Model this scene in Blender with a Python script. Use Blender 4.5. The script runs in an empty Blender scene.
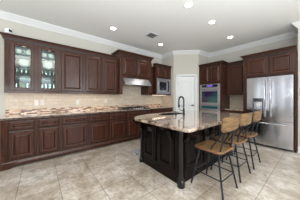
import bpy, bmesh, math, random
from mathutils import Vector, Matrix
random.seed(7)
S = bpy.context.scene
C = S.collection
PI = math.pi
R = math.radians

# ------------------------------------------------------------------ camera, world, light, exposure
cam_d = bpy.data.cameras.new('camera')
cam = bpy.data.objects.new('camera', cam_d); C.objects.link(cam)
cam.location = (4.058, 0.0, 1.268)
cam.rotation_euler = (R(90), 0, R(50.99))
cam_d.sensor_fit = 'HORIZONTAL'; cam_d.sensor_width = 36
cam_d.lens = 36 * 135.9 / 300
cam_d.shift_y = -(100 - 97.546) / 300
cam_d.clip_start = 0.05
S.camera = cam

W = bpy.data.worlds.new('world'); S.world = W; W.use_nodes = True
bg = W.node_tree.nodes['Background']
sky = W.node_tree.nodes.new('ShaderNodeTexSky'); sky.sky_type = 'HOSEK_WILKIE'
sky.sun_direction = (0.2, 0.35, 0.9); sky.turbidity = 3.0
W.node_tree.links.new(sky.outputs[0], bg.inputs[0]); bg.inputs[1].default_value = 2.2

S.view_settings.view_transform = 'Standard'
S.view_settings.look = 'None'
S.view_settings.exposure = 0.06
S.view_settings.gamma = 1.0
S.view_settings.use_curve_mapping = False

def area(name, loc, rot, sx, sy, power, col=(1, 1, 1), spread=None):
    l = bpy.data.lights.new(name, 'AREA'); l.shape = 'RECTANGLE'; l.size = sx; l.size_y = sy
    l.energy = power; l.color = col
    if spread: l.spread = spread
    o = bpy.data.objects.new(name, l); C.objects.link(o); o.location = loc; o.rotation_euler = rot
    return o
DAY = (0.90, 0.95, 1.0)
# area lamps added for daylight at unseen windows with an invented layout
REAR_Y, SIDE_X = -4.0, 8.0
for i, x in enumerate((0.6, 1.45, 2.24, 3.3, 4.4, 5.6, 6.8)):
    area('window_light', (x, REAR_Y + 0.10, 1.5), (R(90), 0, 0), 0.34, 1.95, 5.5, DAY)
for i, y in enumerate((-2.4, -0.2, 2.2)):
    area('window_light', (SIDE_X - 0.10, y, 1.78), (R(90), 0, R(90)), 1.5, 1.55, (25, 38, 90)[i], DAY)
# soft overhead fill added behind the camera to brighten the floor
area('added_fill_light', (5.2, -0.2, 2.95), (0, 0, 0), 2.0, 2.0, 85, (1.0, 0.96, 0.90))
# unseen upward lamps added to brighten the ceiling and even out the light
area('added_uplight', (5.2, 1.3, 1.4), (R(180), 0, 0), 1.6, 1.6, 102, (0.87, 0.95, 1.0))
area('added_uplight', (4.3, -0.7, 1.4), (R(180), R(-14), 0), 1.6, 1.6, 118, (0.87, 0.95, 1.0))

# ------------------------------------------------------------------ materials
def mat(name, col, rough=0.5, metal=0.0, coat=0.0, emit=None, es=0, spec=None):
    m = bpy.data.materials.new(name); m.use_nodes = True
    b = m.node_tree.nodes['Principled BSDF']
    b.inputs['Base Color'].default_value = (*col, 1); b.inputs['Roughness'].default_value = rough
    b.inputs['Metallic'].default_value = metal
    b.inputs['Coat Weight'].default_value = coat; b.inputs['Coat Roughness'].default_value = 0.15
    if spec is not None: b.inputs['Specular IOR Level'].default_value = spec
    if emit:
        b.inputs['Emission Color'].default_value = (*emit, 1); b.inputs['Emission Strength'].default_value = es
    return m
def nodes(m): return m.node_tree.nodes, m.node_tree.links, m.node_tree.nodes['Principled BSDF']
def noise_col(m, cols, scale=(1, 1, 1), ns=4, detail=5, rough=0.6, coord='Object', bump=0, dist=0.0):
    """colour ramp over stretched noise; cols = [(pos,(r,g,b)),...]"""
    n, l, b = nodes(m)
    tc = n.new('ShaderNodeTexCoord'); mp = n.new('ShaderNodeMapping'); mp.inputs['Scale'].default_value = scale
    nz = n.new('ShaderNodeTexNoise'); nz.inputs['Scale'].default_value = ns; nz.inputs['Detail'].default_value = detail
    nz.inputs['Roughness'].default_value = rough; nz.inputs['Distortion'].default_value = dist
    cr = n.new('ShaderNodeValToRGB'); e = cr.color_ramp.elements
    while len(e) < len(cols): e.new(0.5)
    for k, (p, c) in enumerate(cols): e[k].position = p; e[k].color = (*c, 1)
    l.new(tc.outputs[coord], mp.inputs[0]); l.new(mp.outputs[0], nz.inputs['Vector'])
    l.new(nz.outputs[0], cr.inputs[0]); l.new(cr.outputs[0], b.inputs['Base Color'])
    if bump:
        bp = n.new('ShaderNodeBump'); bp.inputs['Strength'].default_value = bump; bp.inputs['Distance'].default_value = 0.01
        l.new(nz.outputs[0], bp.inputs['Height']); l.new(bp.outputs[0], b.inputs['Normal'])
    return cr, mp, nz
M = {}
M['wall'] = mat('wall_paint', (0.70, 0.66, 0.59), 0.8)
noise_col(M['wall'], [(0.3, (0.56, 0.535, 0.475)), (0.7, (0.58, 0.555, 0.495))], ns=3)
M['rear_dark'] = mat('rear_wall_added_dark', (0.16, 0.125, 0.10), 0.8)  # unseen rear wall darkened so bright windows streak the refrigerator's reflection
M['ceil'] = mat('ceiling_paint', (0.70, 0.69, 0.67), 0.9)
noise_col(M['ceil'], [(0.35, (0.80, 0.80, 0.785)), (0.65, (0.83, 0.83, 0.815))], ns=30, detail=3, bump=0.15)
M['white'] = mat('white_trim', (0.74, 0.745, 0.74), 0.4)
M['plastic'] = mat('white_plastic', (0.66, 0.65, 0.62), 0.4)
M['camwhite'] = mat('camera_white', (0.9, 0.9, 0.92), 0.3)
M['wood'] = mat('mahogany', (0.09, 0.035, 0.025), 0.25, spec=0.29)
noise_col(M['wood'], [(0.25, (0.032, 0.010, 0.006)), (0.5, (0.054, 0.018, 0.010)), (0.75, (0.088, 0.032, 0.018))], scale=(9, 9, 0.9), ns=3.5, detail=6)
M['glaze'] = mat('mahogany_glaze_and_shade', (0.012, 0.006, 0.005), 0.4)
M['bead_highlight'] = mat('mahogany_bead_highlight', (0.13, 0.055, 0.035), 0.25, spec=0.5)  # lighter colour painted on the beads in place of caught light
M['inside'] = mat('cabinet_interior', (0.11, 0.12, 0.12), 0.5)
M['black'] = mat('espresso_black_paint', (0.014, 0.011, 0.011), 0.18, spec=0.15)
noise_col(M['black'], [(0.3, (0.005, 0.003, 0.0025)), (0.7, (0.010, 0.006, 0.005))], scale=(8, 8, 1), ns=4)
M['blackgloss'] = mat('espresso_black_post', (0.006, 0.005, 0.006), 0.10, spec=0.45)
M['steel'] = mat('brushed_steel', (0.60, 0.60, 0.61), 0.17, metal=1.0)
noise_col(M['steel'], [(0.3, (0.50, 0.50, 0.53)), (0.7, (0.60, 0.60, 0.63))], scale=(3, 3, 0.3), ns=3, detail=1)
M['steel'].node_tree.nodes['Principled BSDF'].inputs['Anisotropic'].default_value = 0.0
M['fridge'] = M['steel'].copy()
n_, l_, b_ = nodes(M['fridge']); b_.inputs['Anisotropic'].default_value = 0.0; b_.inputs['Roughness'].default_value = 0.16
t_ = n_.new('ShaderNodeTexCoord'); m_ = n_.new('ShaderNodeMapping'); m_.inputs['Scale'].default_value = (3.5, 3.5, 0.08)
z_ = n_.new('ShaderNodeTexNoise'); z_.inputs['Scale'].default_value = 1.2; z_.inputs['Detail'].default_value = 1
p_ = n_.new('ShaderNodeBump'); p_.inputs['Strength'].default_value = 0.12; p_.inputs['Distance'].default_value = 0.02
b_.inputs['Roughness'].default_value = 0.17; l_.new(t_.outputs['Object'], m_.inputs[0]); l_.new(m_.outputs[0], z_.inputs['Vector']); l_.new(z_.outputs[0], p_.inputs['Height']); l_.new(p_.outputs[0], b_.inputs['Normal'])
M['satin'] = mat('satin_steel', (0.55, 0.55, 0.58), 0.36, metal=1.0)
M['steeld'] = mat('dark_steel', (0.16, 0.17, 0.19), 0.3, metal=1.0)
M['blackglass'] = mat('black_glass', (0.010, 0.012, 0.016), 0.06, coat=0.6)
M['oven_reflection'] = mat('oven_glass_painted_reflection', (0.01, 0.05, 0.05), 0.08, coat=0.6)
noise_col(M['oven_reflection'], [(0.35, (0.03, 0.01, 0.06)), (0.5, (0.005, 0.07, 0.075)), (0.65, (0.02, 0.16, 0.07))], ns=2.5, detail=1)  # teal, green and purple reflection painted into the oven window colour
M['iron'] = mat('black_iron', (0.010, 0.016, 0.028), 0.3, metal=0.4, coat=0.3)
M['ceramic'] = mat('white_ceramic', (0.66, 0.67, 0.65), 0.2, coat=0.4)
M['paper'] = mat('white_paper', (0.55, 0.48, 0.44), 0.5)
M['basin'] = mat('dark_composite', (0.012, 0.016, 0.022), 0.3)
M['rust'] = mat('pink_glaze', (0.45, 0.07, 0.12), 0.3)
M['green'] = mat('green_glaze', (0.10, 0.30, 0.07), 0.3)
M['led'] = mat('lamp_glow', (1, 1, 1), 0.5, emit=(1.0, 0.95, 0.86), es=14)
M['ledwarm'] = mat('strip_glow', (1, 0.9, 0.8), 0.5, emit=(1.0, 0.82, 0.66), es=1.5)
M['disp'] = mat('lit_display', (0.02, 0.02, 0.03), 0.1, emit=(0.25, 0.15, 0.9), es=0.9)
M['screen'] = mat('teal_display', (0.005, 0.05, 0.06), 0.1, emit=(0.01, 0.35, 0.4), es=0.06)
def glassmat(name, col=(0.95, 1, 0.98), rough=0.02, mixf=0.82):
    m = bpy.data.materials.new(name); m.use_nodes = True
    n, l = m.node_tree.nodes, m.node_tree.links; n.clear()
    o = n.new('ShaderNodeOutputMaterial'); t = n.new('ShaderNodeBsdfTransparent'); t.inputs[0].default_value = (*col, 1)
    g = n.new('ShaderNodeBsdfGlossy'); g.inputs['Roughness'].default_value = rough
    mx = n.new('ShaderNodeMixShader'); mx.inputs[0].default_value = 1 - mixf
    l.new(t.outputs[0], mx.inputs[1]); l.new(g.outputs[0], mx.inputs[2]); l.new(mx.outputs[0], o.inputs[0])
    return m
M['pane'] = glassmat('cabinet_glass', mixf=0.97)
M['tumbler'] = glassmat('drinking_glass', (0.88, 0.95, 0.94), 0.05, 0.80)
M['winpane'] = glassmat('window_glass', (0.97, 1, 1), 0.0, 0.94)

# oven plywood for stools
M['ply'] = mat('stool_wood', (0.35, 0.2, 0.09), 0.45, coat=0.05, spec=0.3)
noise_col(M['ply'], [(0.3, (0.07, 0.036, 0.016)), (0.5, (0.185, 0.105, 0.045)), (0.72, (0.33, 0.20, 0.09))], scale=(14, 1.4, 14), ns=2.5, detail=5)
M['plyedge'] = mat('stool_wood_edge', (0.22, 0.085, 0.045), 0.35, coat=0.3)

# granite
def granite(name, cols, rough=0.08):
    m = mat(name, cols[0], rough, coat=0.7)
    n, l, b = nodes(m)
    tc = n.new('ShaderNodeTexCoord')
    n1 = n.new('ShaderNodeTexNoise'); n1.inputs['Scale'].default_value = 9; n1.inputs['Detail'].default_value = 6
    n2 = n.new('ShaderNodeTexVoronoi'); n2.inputs['Scale'].default_value = 60
    cr = n.new('ShaderNodeValToRGB'); e = cr.color_ramp.elements; e.new(0.45); e.new(0.55)
    for k, (p, c) in enumerate(zip((0.3, 0.44, 0.54, 0.68), cols)): e[k].position = p; e[k].color = (*c, 1)
    mx = n.new('ShaderNodeMixRGB'); mx.blend_type = 'MULTIPLY'; mx.inputs[0].default_value = 0.45
    l.new(tc.outputs['Object'], n1.inputs['Vector']); l.new(tc.outputs['Object'], n2.inputs['Vector'])
    l.new(n1.outputs[0], cr.inputs[0]); l.new(cr.outputs[0], mx.inputs[1]); bw = n.new('ShaderNodeRGBToBW'); l.new(n2.outputs['Color'], bw.inputs[0]); l.new(bw.outputs[0], mx.inputs[2])
    l.new(mx.outputs[0], b.inputs['Base Color'])
    b.inputs['Coat Roughness'].default_value = 0.05
    return m
M['granite'] = granite('granite', [(0.06, 0.04, 0.03), (0.34, 0.24, 0.175), (0.58, 0.46, 0.36), (0.22, 0.17, 0.14)])
M['granite_light'] = granite('granite_left', [(0.14, 0.085, 0.06), (0.56, 0.40, 0.28), (0.72, 0.58, 0.46), (0.36, 0.27, 0.21)], 0.12)
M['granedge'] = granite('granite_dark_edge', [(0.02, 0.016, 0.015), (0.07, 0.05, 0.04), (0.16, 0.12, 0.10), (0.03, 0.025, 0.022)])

# tile materials: object coordinates are world coordinates on these
def brick(name, c1, c2, mortar, w, h, ms, rough, axes='YZ', offset=0.5, bias=0, extra=None, origin=(0, 0)):
    m = mat(name, c1, rough)
    n, l, b = nodes(m)
    tc = n.new('ShaderNodeTexCoord'); sp = n.new('ShaderNodeSeparateXYZ'); cb = n.new('ShaderNodeCombineXYZ')
    l.new(tc.outputs['Object'], sp.inputs[0])
    for k in (0, 1):
        ad = n.new('ShaderNodeMath'); ad.operation = 'ADD'; ad.inputs[1].default_value = origin[k]
        l.new(sp.outputs[axes[k]], ad.inputs[0]); l.new(ad.outputs[0], cb.inputs[k])
    bt = n.new('ShaderNodeTexBrick'); bt.offset = offset
    bt.inputs['Color1'].default_value = (*c1, 1); bt.inputs['Color2'].default_value = (*c2, 1); bt.inputs['Mortar'].default_value = (*mortar, 1)
    bt.inputs['Scale'].default_value = 1; bt.inputs['Brick Width'].default_value = w; bt.inputs['Row Height'].default_value = h
    bt.inputs['Mortar Size'].default_value = ms; bt.inputs['Mortar Smooth'].default_value = 0.2; bt.inputs['Bias'].default_value = bias
    l.new(cb.outputs[0], bt.inputs['Vector'])
    out = bt.outputs['Color']
    if extra:
        for sc, lo, hi, f in extra:
            nz = n.new('ShaderNodeTexNoise'); nz.inputs['Scale'].default_value = sc; nz.inputs['Detail'].default_value = 7
            nz.inputs['Roughness'].default_value = 0.62; nz.inputs['Distortion'].default_value = 0.5
            cr = n.new('ShaderNodeValToRGB'); e = cr.color_ramp.elements
            e[0].position = 0.36; e[0].color = (*lo, 1); e[1].position = 0.62; e[1].color = (*hi, 1)
            mx = n.new('ShaderNodeMixRGB'); mx.blend_type = 'MULTIPLY'; mx.inputs[0].default_value = f
            l.new(tc.outputs['Object'], nz.inputs['Vector']); l.new(nz.outputs[0], cr.inputs[0])
            l.new(out, mx.inputs[1]); l.new(cr.outputs[0], mx.inputs[2]); out = mx.outputs[0]
    l.new(out, b.inputs['Base Color'])
    bp = n.new('ShaderNodeBump'); bp.inputs['Strength'].default_value = 0.25; bp.inputs['Distance'].default_value = 0.003; bp.invert = True
    l.new(bt.outputs['Fac'], bp.inputs['Height']); l.new(bp.outputs[0], b.inputs['Normal'])
    return m
M['floor'] = brick('travertine_floor', (0.69, 0.65, 0.60), (0.75, 0.71, 0.66), (0.26, 0.24, 0.20), 0.46, 0.46, 0.0035, 0.30, 'XY', 0.0,
                   extra=[(1.3, (0.60, 0.53, 0.45), (1, 1, 1), 0.8), (5, (0.62, 0.56, 0.49), (1, 1, 1), 0.85), (22, (0.66, 0.62, 0.57), (1, 1, 1), 0.85)], origin=(0.11 + 10.12 - 0.46 * 0, 10.12 - 0.22))
M['splash'] = brick('cream_tile', (0.57, 0.48, 0.385), (0.66, 0.57, 0.46), (0.40, 0.33, 0.26), 0.155, 0.078, 0.002, 0.35, 'YZ',
                    extra=[(14, (0.86, 0.82, 0.76), (1, 1, 1), 0.7)], origin=(5, 0))
M['splashx'] = brick('cream_tile_rear', (0.57, 0.48, 0.385), (0.66, 0.57, 0.46), (0.40, 0.33, 0.26), 0.155, 0.078, 0.002, 0.35, 'XZ',
                     extra=[(14, (0.86, 0.82, 0.76), (1, 1, 1), 0.7)], origin=(5, 0))
def mosaic(name):
    m = brick(name, (0, 0, 0), (1, 1, 1), (0.5, 0.5, 0.5), 0.09, 0.0202, 0.001, 0.2, 'YZ', 0.37, origin=(5, 0.0))
    n, l, b = nodes(m)
    bt = [x for x in n if x.type == 'TEX_BRICK'][0]
    cr = n.new('ShaderNodeValToRGB'); cr.color_ramp.interpolation = 'CONSTANT'
    cols = [(0.0, (0.12, 0.05, 0.03)), (0.15, (0.72, 0.50, 0.35)), (0.4, (0.30, 0.15, 0.08)), (0.50, (0.74, 0.58, 0.44)), (0.70, (0.52, 0.31, 0.18)), (0.86, (0.16, 0.13, 0.12))]
    e = cr.color_ramp.elements
    while len(e) < len(cols): e.new(0.5)
    for k, (p, c) in enumerate(cols): e[k].position = p; e[k].color = (*c, 1)
    l.new(bt.outputs['Color'], cr.inputs[0]); l.new(cr.outputs[0], b.inputs['Base Color'])
    return m
M['mosaic'] = mosaic('mosaic_strip')
M['rug'] = mat('rug_weave', (0.4, 0.4, 0.4), 0.95)
noise_col(M['rug'], [(0.40, (0.10, 0.11, 0.13)), (0.5, (0.42, 0.42, 0.42)), (0.6, (0.62, 0.61, 0.59))], scale=(1, 3, 1), ns=14, detail=3, dist=1)

# ------------------------------------------------------------------ mesh helpers
class MB:
    def __init__(s): s.bm = bmesh.new()
    def box(s, x0, x1, y0, y1, z0, z1, bev=0):
        b = bmesh.new()
        bmesh.ops.create_cube(b, size=1)
        for v in b.verts:
            v.co = Vector(((x0 + x1) / 2 + v.co.x * (x1 - x0), (y0 + y1) / 2 + v.co.y * (y1 - y0), (z0 + z1) / 2 + v.co.z * (z1 - z0)))
        if bev: bmesh.ops.bevel(b, geom=b.edges[:], offset=bev, segments=2, affect='EDGES', profile=0.5)
        s.merge(b); return s
    def merge(s, b, mtx=None):
        me = bpy.data.meshes.new('t')
        if mtx is not None: bmesh.ops.transform(b, matrix=mtx, verts=b.verts[:])
        b.to_mesh(me); b.free(); s.bm.from_mesh(me); bpy.data.meshes.remove(me)
    def xf(s, mtx): bmesh.ops.transform(s.bm, matrix=mtx, verts=s.bm.verts[:]); return s
    def tube(s, pts, r, seg=10, r2=None):
        pts = [Vector(p) for p in pts]; n = len(pts); rings = []
        prev = None
        for i, p in enumerate(pts):
            t = (pts[min(i + 1, n - 1)] - pts[max(i - 1, 0)]).normalized()
            if prev is None:
                a = Vector((0, 0, 1)) if abs(t.z) < 0.9 else Vector((1, 0, 0))
                u = t.cross(a).normalized()
            else: u = (prev - t * prev.dot(t)).normalized()
            prev = u; w = t.cross(u)
            rr = r if r2 is None else r + (r2 - r) * i / (n - 1)
            rings.append([s.bm.verts.new(p + (u * math.cos(2 * PI * k / seg) + w * math.sin(2 * PI * k / seg)) * rr) for k in range(seg)])
        for a, b in zip(rings, rings[1:]):
            for k in range(seg): s.bm.faces.new((a[k], a[(k + 1) % seg], b[(k + 1) % seg], b[k]))
        s.bm.faces.new(rings[0][::-1]); s.bm.faces.new(rings[-1]); return s
    def lathe(s, prof, c=(0, 0, 0), seg=20):
        rings = []
        for r, z in prof:
            rings.append([s.bm.verts.new((c[0] + max(r, 1e-4) * math.cos(2 * PI * k / seg), c[1] + max(r, 1e-4) * math.sin(2 * PI * k / seg), c[2] + z)) for k in range(seg)])
        for a, b in zip(rings, rings[1:]):
            for k in range(seg): s.bm.faces.new((a[k], a[(k + 1) % seg], b[(k + 1) % seg], b[k]))
        s.bm.faces.new(rings[0][::-1]); s.bm.faces.new(rings[-1]); return s
    def prism(s, poly, axis, a, b):
        """poly of 2d points extruded along axis from a to b (other two axes in order)"""
        def P(p, t):
            return {'x': (t, p[0], p[1]), 'y': (p[0], t, p[1]), 'z': (p[0], p[1], t)}[axis]
        A = [s.bm.verts.new(P(p, a)) for p in poly]; B = [s.bm.verts.new(P(p, b)) for p in poly]
        n = len(poly)
        s.bm.faces.new(A[::-1]); s.bm.faces.new(B)
        for k in range(n): s.bm.faces.new((A[k], A[(k + 1) % n], B[(k + 1) % n], B[k]))
        return s
    def loops(s, rects):
        """nested rectangles in the xz plane, front towards -y: (x0,x1,z0,z1,y)"""
        rings = []
        for x0, x1, z0, z1, y in rects:
            rings.append([s.bm.verts.new(p) for p in ((x0, y, z0), (x1, y, z0), (x1, y, z1), (x0, y, z1))])
        for a, b in zip(rings, rings[1:]):
            for k in range(4): s.bm.faces.new((a[k], a[(k + 1) % 4], b[(k + 1) % 4], b[k]))
        return rings
    def sweep(s, path, prof, side=1, closed=False):
        """path: xy points; prof: (out, z) closed polygon; out measured to the right of travel times side"""
        n = len(path); P = [Vector((p[0], p[1], 0)) for p in path]; rings = []
        for i in range(n):
            if closed or 0 < i < n - 1:
                a = (P[i] - P[i - 1]).normalized(); b = (P[(i + 1) % n] - P[i]).normalized()
            elif i == 0: a = b = (P[1] - P[0]).normalized()
            else: a = b = (P[-1] - P[-2]).normalized()
            na = Vector((a.y, -a.x, 0)) * side; nb = Vector((b.y, -b.x, 0)) * side
            m = (na + nb).normalized(); m = m / max(0.3, m.dot(na))
            rings.append([s.bm.verts.new(P[i] + m * o + Vector((0, 0, z))) for o, z in prof])
        k = len(prof)
        pairs = list(zip(rings, rings[1:])) + ([(rings[-1], rings[0])] if closed else [])
        for a, b in pairs:
            for j in range(k): s.bm.faces.new((a[j], a[(j + 1) % k], b[(j + 1) % k], b[j]))
        if not closed: s.bm.faces.new(rings[0][::-1]); s.bm.faces.new(rings[-1])
        return s
    def build(s, name, m, parent=None, smooth=False, loc=None, rz=None):
        bmesh.ops.recalc_face_normals(s.bm, faces=s.bm.faces[:])
        me = bpy.data.meshes.new(name); s.bm.to_mesh(me); s.bm.free()
        if smooth:
            for p in me.polygons: p.use_smooth = True
        mm = m if isinstance(m, (list, tuple)) else [m]
        for q in mm: me.materials.append(q)
        o = bpy.data.objects.new(name, me); C.objects.link(o)
        if smooth:
            try: me.set_sharp_from_angle(angle=R(40))
            except Exception: pass
        if parent: o.parent = parent
        if loc: o.location = loc
        if rz is not None: o.rotation_euler[2] = rz
        return o
def tag(o, label=None, cat=None, group=None, kind=None):
    if label: o['label'] = label
    if cat: o['category'] = cat
    if group: o['group'] = group
    if kind: o['kind'] = kind
    return o
def empty(name, loc, rz=0, label=None, cat=None, group=None):
    o = bpy.data.objects.new(name, None); C.objects.link(o); o.empty_display_size = 0.1
    o.location = loc; o.rotation_euler = (0, 0, rz); return tag(o, label, cat, group)
def copy_tree(o, parent=None):
    c = o.copy(); C.objects.link(c)
    if parent: c.parent = parent
    for ch in [q for q in bpy.data.objects if q.parent == o]: copy_tree(ch, c)
    return c

# ------------------------------------------------------------------ the room
H = 3.0
PY1, PX1, PX2, PY2, WY = 3.923, 0.632, 1.281, 4.551, 5.257
RX, RY = 3.768, 4.64            # stub wall to the right of the refrigerator
def structure(o): return tag(o, kind='structure')
structure(MB().box(-0.1, SIDE_X + 0.1, REAR_Y - 0.1, WY + 0.1, -0.1, 0).build('floor', M['floor']))
structure(MB().box(-0.1, SIDE_X + 0.1, REAR_Y - 0.1, WY + 0.1, H, H + 0.1).build('ceiling', M['ceil']))
structure(MB().box(-0.1, 0, REAR_Y, WY, 0, H).build('wall_left', M['wall']))
structure(MB().box(0, PX1, PY1, PY1 + 0.10, 0, H).build('wall_pantry_left', M['wall']))
structure(MB().box(PX2 - 0.10, PX2, PY2, WY, 0, H).build('wall_pantry_right', M['wall']))
structure(MB().box(-0.1, SIDE_X, WY, WY + 0.1, 0, H).build('wall_back', M['wall']))
structure(MB().box(RX, SIDE_X, RY, WY, 0, H).build('wall_right', M['wall']))
# pantry diagonal wall with the door opening
DA = Vector((PX1, PY1, 0)); DB = Vector((PX2, PY2, 0)); DV = DB - DA; DL = DV.length; DANG = math.atan2(DV.y, DV.x)
dw = MB(); d0, d1, dh = 0.155, DL - 0.155 + 0.03, 2.06
dw.box(0, d0, 0, 0.1, 0, H); dw.box(d1, DL, 0, 0.1, 0, H); dw.box(d0, d1, 0, 0.1, dh, H)
structure(dw.build('wall_pantry', M['wall'], loc=DA, rz=DANG))
# door with casing, arched panel, hinges, lever
dr = empty('door_1', DA, DANG); structure(dr)
cs = MB()
for a, b in ((d0 - 0.075, d0), (d1, d1 + 0.075)):
    cs.box(a, b, -0.02, 0, 0, dh + 0.075, 0.004); cs.box(a + 0.02, b - 0.02, -0.026, -0.018, 0, dh + 0.055, 0.003)
cs.box(d0 - 0.075, d1 + 0.075, -0.02, 0, dh, dh + 0.075, 0.004); cs.box(d0 - 0.055, d1 + 0.055, -0.026, -0.018, dh + 0.02, dh + 0.055, 0.003)
cs.build('door_casing', M['white'], dr)
dl = MB(); dl.box(d0 + 0.006, d1 - 0.006, 0.012, 0.05, 0.008, dh - 0.006)
pa, pb = d0 + 0.11, d1 - 0.11
def arch(x0, x1, z0, z1, rise, n=10):
    pts = [(x0, z0), (x1, z0)]
    for k in range(n + 1):
        t = k / n; pts.append((x1 + (x0 - x1) * t, z1 + rise * math.sin(PI * t)))
    return pts
def ring_panel(mb, poly, y, w, dep):
    cx = sum(p[0] for p in poly) / len(poly); cz = sum(p[1] for p in poly) / len(poly)
    def off(k):
        out = []
        n = len(poly)
        for i in range(n):
            a = Vector(poly[i]) - Vector(poly[i - 1]); b = Vector(poly[(i + 1) % n]) - Vector(poly[i])
            na = Vector((-a.y, a.x)).normalized(); nb = Vector((-b.y, b.x)).normalized(); m = (na + nb).normalized(); m /= max(.4, m.dot(na))
            out.append(Vector(poly[i]) + m * k)
        return out
    L = []
    for k, yy in ((0, y), (w * .4, y - dep), (w, y - dep * 0.2), (w * 1.8, y - dep * 0.2), (w * 2.6, y - dep * .9)):
        L.append([mb.bm.verts.new((p[0], yy, p[1])) for p in off(k)])
    n = len(poly)
    for A, B in zip(L, L[1:]):
        for i in range(n): mb.bm.faces.new((A[i], A[(i + 1) % n], B[(i + 1) % n], B[i]))
    mb.bm.faces.new(L[-1]); mb.bm.faces.new(L[0][::-1])
ring_panel(dl, arch(pa, pb, 1.03, 1.86, 0.07), 0.0125, 0.018, 0.010)
ring_panel(dl, [(pa, 0.20), (pb, 0.20), (pb, 0.92), (pa, 0.92)], 0.0125, 0.018, 0.010)
leaf = dl.build('door_leaf', M['white'], dr)
for z in (0.25, 1.05, 1.80):
    MB().tube([(d0 + 0.002, 0.003, z - 0.05), (d0 + 0.002, 0.003, z + 0.05)], 0.008, 8).build('hinge', M['iron'], dr)
hd = MB().lathe([(0.001, 0), (0.03, 0), (0.03, 0.012), (0.012, 0.016), (0.012, 0.05), (0.001, 0.05)], seg=16)
hd.xf(Matrix.Translation((d1 - 0.07, 0.012, 0.98)) @ Matrix.Rotation(R(90), 4, 'X'))
hd.tube([(d1 - 0.065, -0.035, 0.98), (d1 - 0.12, -0.037, 0.982), (d1 - 0.175, -0.033, 0.976)], 0.009, 8)
tag(hd.build('door_handle', M['iron'], leaf, smooth=True), 'black lever door handle')
# crown moulding of the room
cp = [(0, H), (0, H - 0.125), (0.012, H - 0.125), (0.020, H - 0.105), (0.045, H - 0.075), (0.075, H - 0.035), (0.09, H - 0.02), (0.095, H)]
cpath = [(0, REAR_Y), (0, PY1), (PX1, PY1), (PX2, PY2), (PX2, WY), (RX, WY), (RX, RY), (SIDE_X, RY), (SIDE_X, REAR_Y)]
structure(MB().sweep(cpath, cp, 1, closed=True).build('trim_1', M['white']))
bp_ = [(0, 0), (0.014, 0), (0.014, 0.11), (0.006, 0.135), (0, 0.135)]
structure(MB().sweep([(0, REAR_Y), (0, -0.57)], bp_).build('baseboard_left', M['white']))
structure(MB().sweep([(RX + 0.0, RY), (SIDE_X, RY), (SIDE_X, REAR_Y), (0, REAR_Y)], bp_).build('baseboard_right', M['white']))
# unseen rear and side walls; window layout invented, rear ones narrowed for refrigerator streaks
def wall_with_windows(name, horiz, fixed, a0, a1, wins, wm='wall', z0=0.45, z1=2.5):
    mb = MB(); t0, t1 = (fixed - 0.1, fixed) if horiz == 'x' and fixed < 0 else (fixed, fixed + 0.1)
    def bx(a, b, c, d):
        if horiz == 'x': mb.box(a, b, t0, t1, c, d)
        else: mb.box(t0, t1, a, b, c, d)
    bx(a0, a1, 0, z0); bx(a0, a1, z1, H); cur = a0
    for c, w in wins:
        bx(cur, c - w / 2, z0, z1); cur = c + w / 2
    bx(cur, a1, z0, z1)
    structure(mb.build(name, M[wm]))
    for c, w in wins:
        root = empty('window_%d' % wall_with_windows.n, (c, (t0 + t1) / 2, 0) if horiz == 'x' else ((t0 + t1) / 2, c, 0), 0 if horiz == 'x' else R(90)); structure(root)
        wall_with_windows.n += 1
        f = MB(); q = 0.05
        for x0, x1, zz0, zz1 in ((-w / 2, -w / 2 + q, z0, z1), (w / 2 - q, w / 2, z0, z1), (-w / 2, w / 2, z0, z0 + q), (-w / 2, w / 2, z1 - q, z1), (-w / 2, w / 2, 1.45, 1.5), (-0.02, 0.02, z0, z1)):
            f.box(x0, x1, -0.045, 0.045, zz0, zz1)
        f.build('window_frame', M['white'], root)
        MB().box(-w / 2 + q, w / 2 - q, 0.03, 0.036, z0 + q, z1 - q).build('window_pane', M['winpane'], root)
wall_with_windows.n = 1
wall_with_windows('wall_rear', 'x', REAR_Y, 0, SIDE_X, [(x, 0.46) for x in (0.6, 1.45, 2.24, 3.3, 4.4, 5.6, 6.8)], 'rear_dark')
wall_with_windows('wall_side', 'y', SIDE_X, REAR_Y, RY, [(-2.4, 1.6), (-0.2, 1.6), (2.2, 1.6)], z0=0.95, z1=2.6)
# backsplash
structure(MB().box(0, 0.010, -0.55, PY1, 1.012, 1.90).build('trim_2', M['splash']))
structure(MB().box(0, 0.012, -0.55, PY1, 0.912, 1.012).build('trim_3', M['mosaic']))
structure(MB().box(PX2 + 0.8, RX - 1.0, WY - 0.010, WY, 0.912, 1.45).build('trim_4', M['splashx']))
structure(MB().box(0.012, PX1 - 0.0, PY1 - 0.010, PY1, 0.912, 1.36).build('trim_5', M['splashx']))

# ------------------------------------------------------------------ cabinet pieces (local frame: x along wall, front towards -y, z up)
def door_mesh(w, h, t=0.022, fr=0.048):
    mb = MB()
    def ins(k, y): return (k, w - k, k, h - k, y)
    k = min(fr, w * 0.22, h * 0.20); b = min(0.022, w * .08, h * .10)
    rs = [ins(0.004, 0), ins(0, -0.004), ins(0, -t + 0.008), ins(0.009, -t + 0.005), ins(0.011, -t + 0.001), ins(0.014, -t),
          ins(k, -t), ins(k + 0.004, -t - 0.005), ins(k + 0.010, -t - 0.005), ins(k + 0.016, -t + 0.012), ins(k + 0.021, -t + 0.014),
          ins(k + 0.021 + b, -t + 0.002), ins(k + 0.024 + b, -t + 0.001)]
    R_ = mb.loops(rs)
    mb.bm.faces.ensure_lookup_table()
    for q in (0, 1, 2, 3, 9):           # dark glaze in the grooves; round the outer edge it paints the shadow line
        for f in range(4): mb.bm.faces[q * 4 + f].material_index = 1
    for q in (6, 7):                    # bead slot: highlight painted as lighter wood on the cabinet doors
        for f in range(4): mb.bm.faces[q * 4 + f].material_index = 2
    mb.bm.faces.new(R_[0][::-1]); mb.bm.faces.new(R_[-1])
    return mb
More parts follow.
